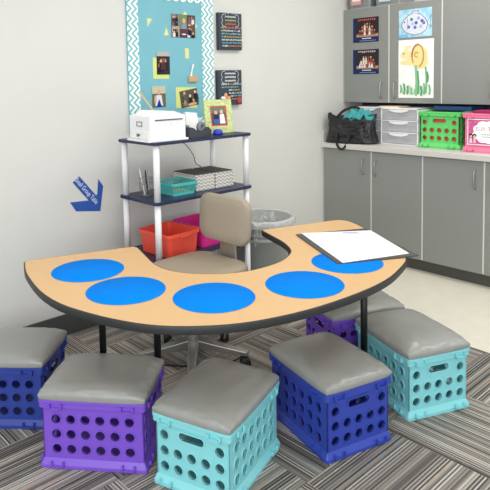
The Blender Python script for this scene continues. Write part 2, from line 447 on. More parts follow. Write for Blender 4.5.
# ------------------------------------------------------------------ crates and cushions
CL, CW, CH = .43, .335, .275
HR = .0185
def crate_parts(root, m, long_rows=3):
    ins = .014; t = .005
    bl, bw = CL-2*ins, CW-2*ins
    z0, z1 = .03, CH-.028
    cols6 = [(i-2.5)*.0585 for i in range(6)]; cols5 = [(i-2)*.0585 for i in range(5)]
    rows = [.075, .135, .195]
    body = MB()
    # long sides
    holes = [circ(x, z, HR) for x in cols6 for z in rows]
    o = [(-bl/2, z0), (bl/2, z0), (bl/2, z1), (-bl/2, z1)]
    me = panel(o, holes, t)
    lips = [circ(x, z, HR+.0042) for x in cols6 for z in rows]
    ml = [panel(a, [b], t+.006) for a, b in zip(lips, holes)]
    for sgn in (-1, 1):
        M = Matrix.Translation((0, sgn*(bw/2-t/2), 0)) @ Matrix.Rotation(PI/2, 4, 'X')
        body.mesh(me, M)
        for x in ml: body.mesh(x, M)
    # short sides, with the hand slot
    holes = [circ(x, z, HR) for x in cols5 for z in rows if not (z == rows[2] and abs(x) < .1)]
    slot = rrect(-.052, .052, .193, .222, .012)
    o = [(-bw/2, z0), (bw/2, z0), (bw/2, z1), (-bw/2, z1)]
    me2 = panel(o, holes+[slot], t)
    ml2 = [panel(circ(x, z, HR+.0042), [circ(x, z, HR)], t+.006) for x in cols5 for z in rows if not (z == rows[2] and abs(x) < .1)]
    for sgn in (-1, 1):
        M = Matrix.Translation((sgn*(bl/2-t/2), 0, 0)) @ Matrix.Rotation(PI/2, 4, 'Z') @ Matrix.Rotation(PI/2, 4, 'X')
        body.mesh(me2, M)
        for x in ml2: body.mesh(x, M)
    body.box(-bl/2, bl/2, -bw/2, bw/2, .012, .018)
    body.build('body', m, root)
    # top rim: proud band with a stepped lip
    MB().rect_sweep(CL, CW, [(0, CH), (0, CH-.012), (.003, CH-.013), (.003, CH-.032), (.012, CH-.035), (.019, CH-.035), (.019, CH)], .014).build('rim', m, root, bevel=.0012)
    # flared foot
    MB().rect_sweep(CL, CW, [(0, 0), (0, .014), (.003, .018), (.013, .036), (.019, .036), (.019, .0)], .014).build('foot_flange', m, root, bevel=.0012)
    # moulded clips
    for sx in (-1, 1):
        for sy in (-1, 1):
            for zc, hh in ((CH-.021, .022), (.020, .020)):
                x0 = sx*.142
                o = MB(); yo = sy*(CW/2)
                o.box(x0-.027, x0+.027, min(yo, yo+sy*.0065)-.003, max(yo, yo+sy*.0065)+.0, zc-hh/2, zc-hh/2+.005)
                o.box(x0-.027, x0-.020, min(yo, yo+sy*.0065)-.003, max(yo, yo+sy*.0065), zc-hh/2, zc+hh/2)
                o.box(x0+.020, x0+.027, min(yo, yo+sy*.0065)-.003, max(yo, yo+sy*.0065), zc-hh/2, zc+hh/2)
                o.build('clip', m, root)
                y0 = sy*.105; xo = sx*(CL/2)
                o = MB()
                o.box(min(xo, xo+sx*.0065)-.003, max(xo, xo+sx*.0065), y0-.027, y0+.027, zc-hh/2, zc-hh/2+.005)
                o.box(min(xo, xo+sx*.0065)-.003, max(xo, xo+sx*.0065), y0-.027, y0-.020, zc-hh/2, zc+hh/2)
                o.box(min(xo, xo+sx*.0065)-.003, max(xo, xo+sx*.0065), y0+.020, y0+.027, zc-hh/2, zc+hh/2)
                o.build('clip', m, root)
    # hand-grip frame on both short sides
    mg = panel(rrect(-.058, .058, .186, .229, .016), [rrect(-.052, .052, .193, .222, .012)], .010)
    for sgn in (-1, 1):
        M = Matrix.Translation((sgn*(bl/2-.002), 0, 0)) @ Matrix.Rotation(PI/2, 4, 'Z') @ Matrix.Rotation(PI/2, 4, 'X')
        MB().mesh(mg, M).build('handle', m, root)
PROTO = None
def make_crate(label, m, loc, rot, group='stackable plastic crates'):
    global PROTO
    r = thing('storage_crate', label, 'crate', loc, rot, group)
    if PROTO is None:
        crate_parts(r, m); PROTO = r
        return r
    for ch in list(PROTO.children):
        c = ch.copy(); c.data = ch.data.copy(); c.data.materials[0] = m; c.parent = r; COL.objects.link(c)
    return r
def plastic(n, h): return mat(n, h, .38, bump=.05, bscale=400)
m_navy = plastic('navy_plastic', '#2f4398'); m_purp = plastic('purple_plastic', '#8056cf'); m_teal = plastic('aqua_plastic', '#8cd9de')
m_blue = plastic('blue_plastic', '#3549ad')
m_cush = mat('grey_vinyl', '#999a96', .27, bump=.10, bscale=500, spec=.6)
def cushion(label, loc, rot, seed, t=.055):
    N = 28; v = []; f = []
    a, b = CL/2+.004, CW/2+.004
    us = [math.sin(PI/2*(2*i/N-1)*.98)/math.sin(PI/2*.98) for i in range(N+1)]
    def sh(u, w):
        return a*u*(1-.035*w**6-.012*(1-u*u)*0), b*w*(1-.04*u**6)
    for layer in (1, 0):
        for i in range(N+1):
            for j in range(N+1):
                u, w = us[i], us[j]; x, y = sh(u, w)
                e = max(abs(u), abs(w))
                k = max(0., (1-abs(u)**4.4)*(1-abs(w)**4.4))**.52
                ns = noise.noise(Vector((u*1.6+seed*7.1, w*1.6, seed)))
                wr = noise.noise(Vector((u*9+seed*3.3, w*9, seed+4)))
                cr = noise.noise(Vector((u*24, w*24, seed+9)))
                if layer:
                    edge = max(0, (e-.72)/.28)
                    z = .017 + k*(t-.017)*(1+.10*ns) + .006*wr*k*(.3+edge) + .011*cr*edge*k
                    pk = 1+.022*edge*wr+.012*edge*cr
                    v.append((x*pk, y*pk, z))
                else:
                    v.append((x*.992, y*.992, 0))
    S = (N+1)**2
    for i in range(N):
        for j in range(N):
            q = i*(N+1)+j
            f.append((q, q+N+1, q+N+2, q+1)); f.append((S+q, S+q+1, S+q+N+2, S+q+N+1))
    for j in range(N):
        for q, q2 in ((j, j+1), (N*(N+1)+j+1, N*(N+1)+j), ((j+1)*(N+1), j*(N+1)), (j*(N+1)+N, (j+1)*(N+1)+N)):
            f.append((q, q2, S+q2, S+q))
    o = MB().add(v, f, 0, True).build('seat_cushion', m_cush)
    md = o.modifiers.new('sub', 'SUBSURF'); md.levels = 1; md.render_levels = 1
    place(o, loc, rot); tag(o, label, 'cushion', 'grey cushions on the crate seats')
    return o
seats = [
    ('navy crate seat half out of frame left of the purple crate', 'cushion', m_navy, (1.038, 2.614), math.radians(-46), 'grey vinyl cushion on the navy crate at the far left'),
    ('purple crate seat at front left, long side with six hole columns facing out', 'c', m_purp, (1.203, 2.067), math.radians(-49.4), 'grey vinyl cushion on the purple crate at front left'),
    ('aqua crate seat at front centre between the purple and royal blue crates', 'c', m_teal, (1.462, 1.656), math.radians(18.5), 'grey vinyl cushion on the aqua crate at front centre'),
    ('royal blue crate seat between the two aqua crates', 'c', m_blue, (1.969, 1.522), math.radians(-15.3+90), 'grey vinyl cushion on the royal blue crate between the aqua ones'),
    ('aqua crate seat at the right by the pale vinyl floor', 'c', m_teal, (2.469, 1.426), math.radians(-22.7+90), 'grey vinyl cushion on the aqua crate at the right'),
    ('purple crate seat tucked under the right end of the table', 'c', m_purp, (2.591, 1.832), math.radians(-23.8), 'grey vinyl cushion on the purple crate under the table')]
for i, (lab, _, m, (x, y), rz, cl) in enumerate(seats):
    make_crate(lab, m, (x, y, .0005), rz, 'crate seats round the table')
    cushion(cl, (x, y, CH+.001), rz, i+1)

# ------------------------------------------------------------------ shelf unit
m_navyshelf = mat('navy_shelf', '#222b4b', .4); m_post = mat('white_post', '#eeeef0', .5)
SX0, SX1, SY0, SY1 = 1.91, 2.672, 2.652, 3.03
sx, sy = (SX0+SX1)/2, (SY0+SY1)/2
su = thing('shelf_unit', 'open shelf unit with navy shelves and white posts against the wall', 'shelf', (sx, sy, 0))
ZS = (1.15, .813, .476)
def rr_slab(z): return MB().prism(rrect(SX0-sx, SX1-sx, SY0-sy, SY1-sy, .02, 4), z-.017, z)
for z in ZS: rr_slab(z).build('shelf', m_navyshelf, su, bevel=.003)
for px in (SX0+.030-sx, SX1-.030-sx):
    for py in (SY0+.028-sy, SY1-.030-sy):
        p = MB()
        zz = [0, ZS[2]-.017, ZS[2], ZS[1]-.017, ZS[1], ZS[0]-.017]
        for k in range(0, 6, 2): p.cyl(px, py, zz[k], zz[k+1], .0185, 20)
        p.build('post', m_post, su)

# --- white desktop organiser
m_white = mat('white_painted_wood', '#f2f2f2', .45)
OR = math.radians(-4)
og = thing('desktop_organizer', 'white desktop organizer box with label holder on the top shelf', 'organizer', (2.035, 2.79, ZS[0]+.0005), OR)
MB().box(-.135, .135, -.12, .12, 0, .012).build('base_board', m_white, og, bevel=.002)
pt = [(-.12, .012), (.12, .012), (.12, .142), (.045, .168), (-.04, .172), (-.085, .150), (-.12, .146)]
MB().prism(pt, -.11, .11, 0, Matrix.Rotation(PI/2, 4, 'X')).build('body', m_white, og, bevel=.004)
MB().box(-.124, -.1195, -.10, .10, .016, .058).build('drawer', m_white, og, bevel=.001)
m_pew = mat('pewter', '#6d6d6c', .35, .8)
MB().lathe([(0, 0), (.006, 0), (.006, .008), (.01, .012), (0, .016)], 14, 0, Matrix.Translation((-.124, 0, .037)) @ Matrix.Rotation(-PI/2, 4, 'Y')).build('knob', m_pew, og)
fr = MB()
for a in ((-.030, .030, .085, .089), (-.030, .030, .109, .113), (-.030, -.026, .085, .113), (.026, .030, .085, .113)): fr.box(-.1225, -.1195, a[0], a[1], a[2], a[3])
fr.build('label_holder', m_pew, og)
MB().box(-.085, .10, -.1135, -.109, .118, .125).build('slot', m_pew, og)
for k in range(4):
    MB().lathe([(0, 0), (.0035, 0), (.0035, .01), (0, .012)], 10, 0, Matrix.Translation((-.06+k*.042, -.109, .10)) @ Matrix.Rotation(PI/2, 4, 'X')).build('peg', m_white, og)
# dowel leaning behind
o = MB().tube([(0, 0, 0), (-.155, .10, .27)], .006, 8).build('wooden_dowel', mat('pale_wood', '#d8b98c', .6)); place(o, (2.24, 2.935, ZS[0]+.004))
tag(o, 'thin pale wooden dowel leaning up behind the white organizer', 'stick')
# silver bottle
o = MB().lathe([(0, 0), (.016, 0), (.017, .01), (.017, .07), (.009, .082), (.009, .10), (.0105, .10), (.0105, .122), (0, .122)], 18).build('bottle', mat('pewter_plastic', '#8b8b86', .35, .4))
place(o, (2.235, 2.80, ZS[0]+.0005)); tag(o, 'slim grey bottle just right of the white organizer', 'bottle')
# dark desk device, like a sloped phone base, with its cord
m_char = mat('charcoal_plastic', '#3e434a', .45)
dv = thing('tape_dispenser', 'charcoal weighted tape dispenser at the front edge of the top shelf', 'dispenser', (2.27, 2.71, ZS[0]+.0005), math.radians(12))
MB().prism([(-.10, 0), (.10, 0), (.105, .035), (.07, .06), (.03, .04), (-.03, .036), (-.07, .062), (-.11, .07)], -.027, .027, 0, Matrix.Rotation(PI/2, 4, 'X')).build('body', m_char, dv, bevel=.006)
MB().lathe([(.014, -.011), (.032, -.011), (.032, .011), (.014, .011), (.014, -.011)], 24, 0, Matrix.Translation((.035, 0, .058)) @ Matrix.Rotation(PI/2, 4, 'X')).build('tape_roll', mat('grey_tape', '#7b8088', .4), dv)
MB().box(-.106, -.10, -.018, .018, .062, .08).build('cutter', m_steel, dv)
o = MB().lathe([(0, 0), (.03, 0), (.034, .004), (.026, .03), (.012, .033), (0, .033)], 18).build('bowl', mat('cobalt', '#2236b5', .35)); place(o, (2.455, 2.735, ZS[0]+.0005))
tag(o, 'small cobalt blue dish in front of the lime picture frame', 'dish')
o = MB().prism([(-.03, -.012), (.03, -.012), (.03, .012), (-.03, .012)], 0, .045).build('tape_pack', mat('red_card', '#b52a35', .5), bevel=.003); place(o, (2.272, 2.775, ZS[0]+.0005), .2)
tag(o, 'small red packet between the organizer and the dispenser', 'packet')
o = MB().prism([(-.055, 0), (.055, 0), (.035, .135), (-.045, .145)], -.012, .012, 0, Matrix.Rotation(math.radians(80), 4, 'X')).build('envelope_stack', mat('white_paper', '#f4f4f2', .6), bevel=.003); place(o, (2.36, 2.86, ZS[0]+.0005), math.radians(-8))
tag(o, 'tapering stack of white envelopes standing behind the dispenser', 'envelopes')
# lime picture frame
pf = thing('picture_frame', 'lime patterned picture frame with red mat at the right of the top shelf', 'picture frame', (2.532, 2.80, ZS[0]+.0005), math.radians(-16))
TL = Matrix.Rotation(math.radians(-10), 4, 'X')
m_lime = mat('lime_floral', '#c2d08e', .5, var=.30, scale=55)
fw_, fh_ = .195, .215
f2 = MB()
me = panel([(-fw_/2, 0), (fw_/2, 0), (fw_/2, fh_), (-fw_/2, fh_)], [[(-.058, .045), (.058, .045), (.058, .175), (-.058, .175)]], .014)
f2.mesh(me, TL @ Matrix.Translation((0, 0, 0)) @ Matrix.Rotation(PI/2, 4, 'X')).build('frame', m_lime, pf, bevel=.002)
art = Art(.125, .14, '#d8564e', .002)
art.rect(-.05, .05, -.057, .057, '#50525a'); art.rect(-.05, .05, .02, .057, '#6c7a6a')
art.ell(-.018, .022, .011, .014, '#d9ab8d'); art.poly([(-.04, -.05), (.0, -.05), (-.002, .01), (-.03, .012)], '#2c3140')
art.ell(.022, .026, .011, .014, '#e3b79b'); art.poly([(.005, -.05), (.045, -.05), (.038, .012), (.008, .01)], '#e7e6ea')
art.rect(-.038, .0, -.05, -.02, '#4a63a8')
o = art.build('photo', pf); o.matrix_local = TL @ Matrix.Translation((0, -.003, .11)) @ BACK
MB().box(-.02, .02, 0, .004, 0, .14, 0, Matrix.Translation((0, .07, 0)) @ Matrix.Rotation(math.radians(22), 4, 'X')).build('easel_back', m_char, pf)
# orange and white ornament on the frame corner -> stands on the shelf behind
on = thing('ornament', 'orange and white flower ornament on a stick behind the lime frame', 'ornament', (2.648, 2.87, ZS[0]+.0005))
MB().cyl(0, 0, 0, .19, .004, 8).build('stem', mat('pale_wood', '#d8b98c', .6), on)
MB().cyl(0, 0, 0, .012, .014, 16).build('base', m_white, on)
mo = mat('orange_petal', '#e0936a', .6)
for k in range(5):
    a = 2*PI*k/5+.3
    MB().lathe([(0, -.022), (.009, -.014), (.013, 0), (.009, .014), (0, .022)], 12, 0, Matrix.Translation((.022*math.cos(a), -.006, .210+.022*math.sin(a))) @ Matrix.Rotation(-a+PI/2, 4, 'Y')).build('petal', mo if k in (0, 1) else m_white, on)
# power cord dangling behind
o = MB().tube(catmull([(2.28, 2.99, ZS[0]-.03), (2.40, 3.0, 1.08), (2.47, 3.0, 1.0), (2.49, 3.0, .945), (2.54, 3.0, .91), (2.60, 3.0, .86), (2.63, 2.99, .818)], 5, False), .0025, 6).build('power_cord', m_black)
tag(o, 'thin black cord dangling behind the shelf below the top board', 'cord')
# ---- middle shelf
Z2 = ZS[1]+.0005
pc = thing('pen_cup', 'open wire pen cup at the left of the middle shelf', 'pen cup', (2.02, 2.90, Z2))
w = MB()
m_wire = mat('grey_wire', '#8d8f8c', .4, .7)
for z in (.003, .035, .07, .103): w.tube([(.04*math.cos(2*PI*k/24), .04*math.sin(2*PI*k/24), z) for k in range(24)], .0016, 6, 0, True)
for k in range(16):
    a = 2*PI*k/16; w.tube([(.04*math.cos(a), .04*math.sin(a), .002), (.04*math.cos(a), .04*math.sin(a), .104)], .0011, 5)
w.cyl(0, 0, 0, .002, .04, 24)
w.build('wire_body', m_wire, pc)
for k, (dx, dy, tx, ty, h, c, nm, lb) in enumerate(((-.012, .0, -.035, .0, .165, '#e7e7e3', 'pen', 'white pen leaning left in the wire pen cup'), (.0, -.012, -.02, -.01, .155, '#2c3038', 'pen', 'dark pen in the wire pen cup'), (.012, .006, .01, .01, .15, '#aab2b8', 'pen', 'pale grey pen in the wire pen cup'), (.004, .015, .03, .005, .145, '#c9cbd2', 'pen', 'silver pen leaning right in the wire pen cup'))):
    o = MB().tube([(dx, dy, .004), (dx+tx*.85, dy+ty*.85, h*.85), (dx+tx, dy+ty, h)], [.0045, .0045, .002], 8).build(nm, ink(c))
    place(o, (2.02, 2.90, Z2)); tag(o, lb, 'pen', 'pens in the wire cup')
# turquoise basket
m_tq = plastic('turquoise_plastic', '#4fb3b0')
bk = thing('plastic_basket', 'small turquoise slotted basket on the middle shelf', 'basket', (2.182, 2.815, Z2), math.radians(-2))
L0, W0, H0 = .19, .20, .075
MB().rect_sweep(L0, W0, [(0, H0), (0, H0-.016), (.006, H0-.016), (.006, H0)], .02).build('rim', m_tq, bk)
w = MB().rect_sweep(L0-.03, W0-.03, [(0, .018), (0, 0), (.005, 0), (.005, .018)], .018)
w.box(-(L0-.04)/2, (L0-.04)/2, -(W0-.04)/2, (W0-.04)/2, 0, .004)
for k in range(11):
    t = -.5+(k+.0)/10
    for s_ in (-1, 1):
        w.tube([(t*(L0-.055), s_*(W0/2-.018), .016), (t*(L0-.03), s_*(W0/2-.004), H0-.014)], .0042, 6)
        w.tube([(s_*(L0/2-.018), t*(W0-.055), .016), (s_*(L0/2-.004), t*(W0-.03), H0-.014)], .0042, 6)
w.build('slotted_body', m_tq, bk)
for k in range(6):
    o = MB().box(-.06, .06, -.008, .008, 0, .012).build('crayon_box', ink(['#e9e15a', '#d7dc62', '#e2e6d8'][k % 3]), bevel=.002); place(o, (2.19, 2.775+.018*k, Z2+.0055), math.radians(-4))
    tag(o, 'pale yellow marker lying in the turquoise basket', 'marker', 'markers in the turquoise basket')
    o.name = 'marker'
m_chev = chevron('grey_chevron_fabric', '#dedbd6', '#aaa59f', .034, .021, .013)
m_lid = mat('dark_grey_felt', '#5d5954', .9, bump=.3)
for (x0, x1, y0, y1, lab) in ((2.285, 2.432, 2.745, 2.985, 'grey chevron fabric box with dark top, the one behind the turquoise basket'), (2.438, 2.585, 2.735, 2.975, 'grey chevron fabric box with dark top, nearest the right shelf post')):
    t = thing('fabric_box', lab, 'box', ((x0+x1)/2, (y0+y1)/2, Z2), math.radians(-2), 'chevron boxes on the middle shelf')
    a, b_ = (x1-x0)/2, (y1-y0)/2
    MB().box(-a, a, -b_, b_, 0, .098).build('body', m_chev, t, bevel=.003)
    MB().box(-a+.004, a-.004, -b_+.004, b_-.004, .0985, .104).build('lid', m_lid, t, bevel=.004)
# ---- lower shelf tubs
Z3 = ZS[2]+.0005
def tub(label, m, loc, L, W, H, rot):
    t = thing('plastic_tub', label, 'tub', loc, rot, 'tubs on the lower shelf')
    b = MB().rect_sweep(L, W, [(.014, 0), (.0, H), (.005, H), (.018, .005)], .03, 4)
    b.box(-L/2+.03, L/2-.03, -W/2+.03, W/2-.03, 0, .005)
    b.build('body', m, t)
    MB().rect_sweep(L+.016, W+.016, [(0, H+.004), (0, H-.014), (.004, H-.014), (.005, H-.002), (.013, H-.002), (.013, H+.004)], .036, 4).build('rim', m, t, bevel=.001)
    for s_ in (-1, 1): MB().box(-.04, .04, s_*(W/2+.006)-.01, s_*(W/2+.006)+.004, H-.022, H+.006).build('handle', m, t, bevel=.003)
tub('red plastic tub at the left of the lower shelf', plastic('red_plastic', '#ee5340'), (2.105, 2.80, Z3), .245, .28, .13, math.radians(3))
tub('magenta plastic tub beside the red tub on the lower shelf', plastic('magenta_plastic', '#e92f97'), (2.44, 2.835, Z3), .345, .30, .125, 0)

# ------------------------------------------------------------------ desk chair
m_tan = mat('tan_tweed', '#a99d8b', .95, var=.12, scale=320, bump=.5, bscale=600, spec=.1)
m_alu = mat('aluminium', '#b4b3ae', .35, .85)
chr_ = thing('desk_chair', 'tan fabric swivel desk chair behind the horseshoe table', 'chair', (1.966, 2.40, 0), 0)
def pad(cx, cy, cz, sx, sy, sz, r, M=None, crown=.0):
    """rounded upholstered pad sx*sy, thickness sz"""
    mb = MB(); out = rrect(-sx/2, sx/2, -sy/2, sy/2, r, 6); n = len(out)
    rings = [(.93, -sz/2), (.985, -sz/2+.006), (1, -sz/2+.016), (1, sz/2-.018), (.985, sz/2-.006), (.94, sz/2), (.6, sz/2+crown*.7), (.25, sz/2+crown)]
    v = [(x*s, y*s, z) for s, z in rings for x, y in out]
    f = [(j*n+k, j*n+(k+1) % n, (j+1)*n+(k+1) % n, (j+1)*n+k) for j in range(len(rings)-1) for k in range(n)]
    f += [tuple(range(n))[::-1], tuple((len(rings)-1)*n+k for k in range(n))]
    return mb.add(v, f, 0, True, Matrix.Translation((cx, cy, cz)) @ (M or Matrix()))
pad(.045, .02, .463, .44, .45, .068, .11, None, .006).build('seat', m_tan, chr_)
MB().prism([(p[0]+.04, p[1]+.02) for p in rrect(-.19, .19, -.195, .195, .09, 5)], .408, .430).build('seat_pan', m_black, chr_)
BM = Matrix.Rotation(math.radians(3), 4, 'Y') @ Matrix(((0, 0, -1), (-1, 0, 0), (0, 1, 0))).to_4x4()
pad(.245, .022, .714, .40, .262, .045, .07, BM, .004).build('backrest', m_tan, chr_)
MB().tube(catmull([(.14, .02, .40), (.25, .02, .402), (.285, .022, .46), (.284, .022, .66)], 5, False), .012, 10).build('back_bar', m_alu, chr_)
MB().box(.262, .275, -.04, .085, .49, .60).build('bracket', m_alu, chr_, bevel=.004)
hx, hy = -.03, -.015
MB().cyl(hx, hy, .10, .40, .022).cyl(hx, hy, .09, .24, .032).build('column', m_alu, chr_)
MB().box(hx-.07, hx+.12, hy-.05, hy+.12, .392, .408).build('tilt_plate', m_black, chr_, bevel=.004)
for k in range(5):
    a = math.radians(-60+72*k); d = Vector((math.cos(a), math.sin(a), 0)); nn = Vector((-d.y, d.x, 0))
    v = []
    for t, w_, zt, zb in ((.02, .030, .125, .075), (.15, .024, .105, .070), (.30, .018, .085, .062)):
        for s_, z in ((-1, zb), (1, zb), (1, zt), (-1, zt)):
            q = Vector((hx, hy, 0))+d*t+nn*s_*w_; v.append((q.x, q.y, z))
    f = [(j*4+i, j*4+(i+1) % 4, j*4+4+(i+1) % 4, j*4+4+i) for j in range(2) for i in range(4)]+[(0, 1, 2, 3), (8, 9, 10, 11)]
    MB().add(v, f).build('base_arm', m_alu, chr_, bevel=.004)
    q = Vector((hx, hy, 0))+d*.285
    cs = MB().cyl(q.x, q.y, .045, .068, .008, 10)
    R_ = Matrix.Translation((q.x, q.y, .027)) @ Matrix.Rotation(a+.5, 4, 'Z') @ Matrix.Rotation(PI/2, 4, 'X')
    for s_ in (-1, 1): cs.lathe([(0, -.009), (.026, -.009), (.0265, 0), (.026, .009), (0, .009)], 20, 0, R_ @ Matrix.Translation((0, 0, s_*.014)))
    cs.build('caster', m_black, chr_)

# ------------------------------------------------------------------ waste bin with liner
m_bin = mat('grey_bin_plastic', '#a4a8a3', .5)
wb = thing('waste_bin', 'grey waste bin with clear plastic liner beside the shelf unit', 'bin', (2.915, 2.81, 0))
MB().lathe([(0, 0), (.155, 0), (.165, .02), (.186, .40), (.192, .405), (.192, .418), (.187, .422), (.188, .435), (.194, .44), (.194, .453), (.189, .457), (.20, .52), (.207, .525), (.207, .545), (.195, .545), (.155, .02), (0, .012)], 40).build('body', m_bin, wb)
def liner():
    m = bpy.data.materials.new('clear_liner'); m.use_nodes = True; nt = m.node_tree; N = nt.nodes; L = nt.links
    b = N['Principled BSDF']; b.inputs['Base Color'].default_value = lin('#eceeed'); b.inputs['Roughness'].default_value = .25
    b.inputs['Alpha'].default_value = .72
    tc = N.new('ShaderNodeTexCoord'); n = N.new('ShaderNodeTexNoise'); n.inputs['Scale'].default_value = 28; n.inputs['Detail'].default_value = 5; n.inputs['Distortion'].default_value = 1.5
    L.new(tc.outputs['Object'], n.inputs['Vector'])
    bp = N.new('ShaderNodeBump'); bp.inputs['Strength'].default_value = 1; bp.inputs['Distance'].default_value = .02; L.new(n.outputs['Fac'], bp.inputs['Height']); L.new(bp.outputs[0], b.inputs['Normal'])
    return m
seg = 72; rings = [(.145, .10, 0), (.17, .30, .006), (.188, .48, .014), (.20, .545, .006), (.212, .552, .004), (.223, .542, .006), (.226, .52, .010), (.222, .50, .012), (.212, .49, .010)]
v = []; f = []
for r, z, am in rings:
    for k in range(seg):
        a = 2*PI*k/seg; q = am*noise.noise(Vector((math.cos(a)*7, math.sin(a)*7, z*9)))*1.6
        v.append(((r+q)*math.cos(a), (r+q)*math.sin(a), z+q*.6))
for j in range(len(rings)-1):
    for k in range(seg): f.append((j*seg+k, j*seg+(k+1) % seg, (j+1)*seg+(k+1) % seg, (j+1)*seg+k))
MB().add(v, f, 0, True).build('liner', liner(), wb)['label'] = 'clear crinkled bag folded over the rim'

# ------------------------------------------------------------------ bulletin board and pinned things
BX0, BX1, BZ0, BZ1 = 2.085, 2.80, 1.17, 2.10
bcx, bcz = (BX0+BX1)/2, (BZ0+BZ1)/2
bb = thing('bulletin_board', 'turquoise bulletin board with white and teal chevron border', 'bulletin board', (bcx, YW-.001, bcz))
hw, hh = (BX1-BX0)/2, (BZ1-BZ0)/2
MB().box(-hw, hw, -.012, 0, -hh, hh).build('backing', mat('turquoise_paper', '#7bb9c6', .8, var=.05, scale=5), bb)
m_cv = chevron('chevron_border_vertical', '#f4f6f5', '#74bcc0', .062, .040, .034, 'z', 'x', .58)
m_ch = chevron('chevron_border_horizontal', '#f4f6f5', '#74bcc0', .062, .040, .034, 'x', 'z', .58)
MB().box(-hw, -hw+.082, -.0155, -.012, -hh, hh).build('border_strip', m_cv, bb)
MB().box(hw-.105, hw, -.0155, -.012, -hh, hh).build('border_strip', m_cv, bb)
MB().box(-hw+.082, hw-.105, -.0155, -.012, hh-.085, hh).build('border_strip', m_ch, bb)
MB().box(-hw+.082, hw-.105, -.0155, -.012, -hh, -hh+.06).build('border_strip', m_ch, bb)
YB = YW-.014
def pin_poly(pts, c, name, label, cat, group=None):
    cx = sum(p[0] for p in pts)/len(pts); cz = sum(p[1] for p in pts)/len(pts)
    o = MB().prism([(p[0]-cx, p[1]-cz) for p in pts], 0, .0008, 0, BACK).build(name, ink(c)); o.location = (cx, YB, cz)
    tag(o, label, cat, group); return o
YEL = '#dfe09c'
pin_poly([(2.236, 1.892), (2.279, 1.891), (2.238, 1.835)], YEL, 'paper_triangle', 'pale yellow paper triangle pointing down, at the upper left of the turquoise board', 'paper', 'yellow scraps on the board')
pin_poly([(2.39, 1.842), (2.367, 1.786), (2.409, 1.79)], YEL, 'paper_triangle', 'pale yellow paper triangle left of the photo collage on the board', 'paper', 'yellow scraps on the board')
pin_poly([(2.524, 1.926), (2.551, 1.955), (2.576, 1.926)], YEL, 'paper_triangle', 'pale yellow paper tip showing above the photo collage', 'paper', 'yellow scraps on the board')
pin_poly([(2.632, 1.878), (2.656, 1.86), (2.632, 1.836)], YEL, 'paper_triangle', 'pale yellow paper tip showing at the right of the photo collage', 'paper', 'yellow scraps on the board')
pin_poly([(2.541, 1.708), (2.576, 1.706), (2.575, 1.638), (2.543, 1.637)], YEL, 'paper_strip', 'short pale yellow upright strip below the photo collage', 'paper', 'yellow scraps on the board')
pin_poly([(2.273, 1.642), (2.404, 1.641), (2.402, 1.503), (2.273, 1.505)], '#dbe28a', 'paper_square', 'yellow green backing sheet under the upper snapshot on the board', 'paper', 'yellow scraps on the board')
pin_poly([(2.455, 1.446), (2.634, 1.440), (2.637, 1.300), (2.455, 1.306)], '#dbe28a', 'paper_square', 'yellow green backing sheet under the tilted wide snapshot on the board', 'paper', 'yellow scraps on the board')
SK = ['#d9a98b', '#c58e6e', '#e6bfa4', '#8a5c45']
def crowd(a, x0, x1, y0, y1, n, r, cols, seed):
    rnd = random.Random(seed)
    for i in range(n):
        x = rnd.uniform(x0+r, x1-r); y = rnd.uniform(y0+r*2, y1-r)
        c = rnd.choice(cols)
        a.poly([(x-r*1.5, max(y-r*4.2, y0)), (x+r*1.5, max(y-r*4.2, y0)), (x+r*1.1, y-r*.7), (x-r*1.1, y-r*.7)], c)
        a.ell(x, y+r*.25, r*1.05, r*1.15, rnd.choice(['#2a211d', '#4a3324', '#1d1a1a', '#8a6a45']))
        a.ell(x, y, r*.85, r, rnd.choice(SK))
a = Art(.205, .153, '#3a3a40')
a.rect(-.1, -.035, 0, .075, '#8e8a86'); a.rect(-.033, .03, -.02, .075, '#77905f'); a.rect(.032, .1, .0, .075, '#4a4a55')
a.rect(-.1, -.035, -.075, -.002, '#b0a49a'); a.rect(.032, .1, -.075, -.002, '#6a5346'); a.rect(-.033, .03, -.075, -.022, '#5a3f45')
for (x0, x1, y0, y1, sd) in ((-.1, -.035, 0, .072, 1), (.032, .1, 0, .072, 3), (-.1, -.035, -.075, -.004, 4), (.032, .1, -.075, -.004, 5)):
    crowd(a, x0, x1, y0, y1, 6, .009, ['#1f2338', '#26262b', '#dcd8d4', '#33406a', '#8d5f55'], sd)
a.ell(0, .035, .013, .016, '#e2b597'); a.poly([(-.025, -.018), (.026, -.018), (.016, .018), (-.016, .018)], '#8790b4')
a.ell(.0, -.055, .02, .005, '#e8e6e2')
hang(tag(a.build('photo_collage'), 'square photo collage of people at the top right of the turquoise board', 'photo'), BACK, (2.533, YB-.0012, 1.854), -.01)
a = Art(.106, .15, '#34323a'); a.rect(-.053, .053, .045, .075, '#b9b4ae')
crowd(a, -.053, .053, -.06, .06, 7, .015, ['#2a2a33', '#1e1e25', '#d8d4d0', '#50343a'], 11)
hang(tag(a.build('snapshot'), 'upright group snapshot pinned over a yellow sheet, middle left of the board', 'photo', 'snapshots on the board'), BACK, (2.356, YB-.0012, 1.606), .0)
a = Art(.109, .138, '#6d6a58'); a.rect(-.054, .054, .02, .069, '#c8c3a8')
a.ell(0, .03, .014, .017, '#d9ab8d'); a.poly([(-.032, -.06), (.032, -.06), (.02, .01), (-.02, .01)], '#dfe2ea'); a.poly([(-.022, -.069), (.022, -.069), (.0, -.015)], '#22339a')
a.ell(-.03, -.02, .008, .03, '#d9ab8d')
hang(tag(a.build('snapshot'), 'snapshot of a person in white and blue above the white organizer', 'photo', 'snapshots on the board'), BACK, (2.314, YB-.0002, 1.388), .0)
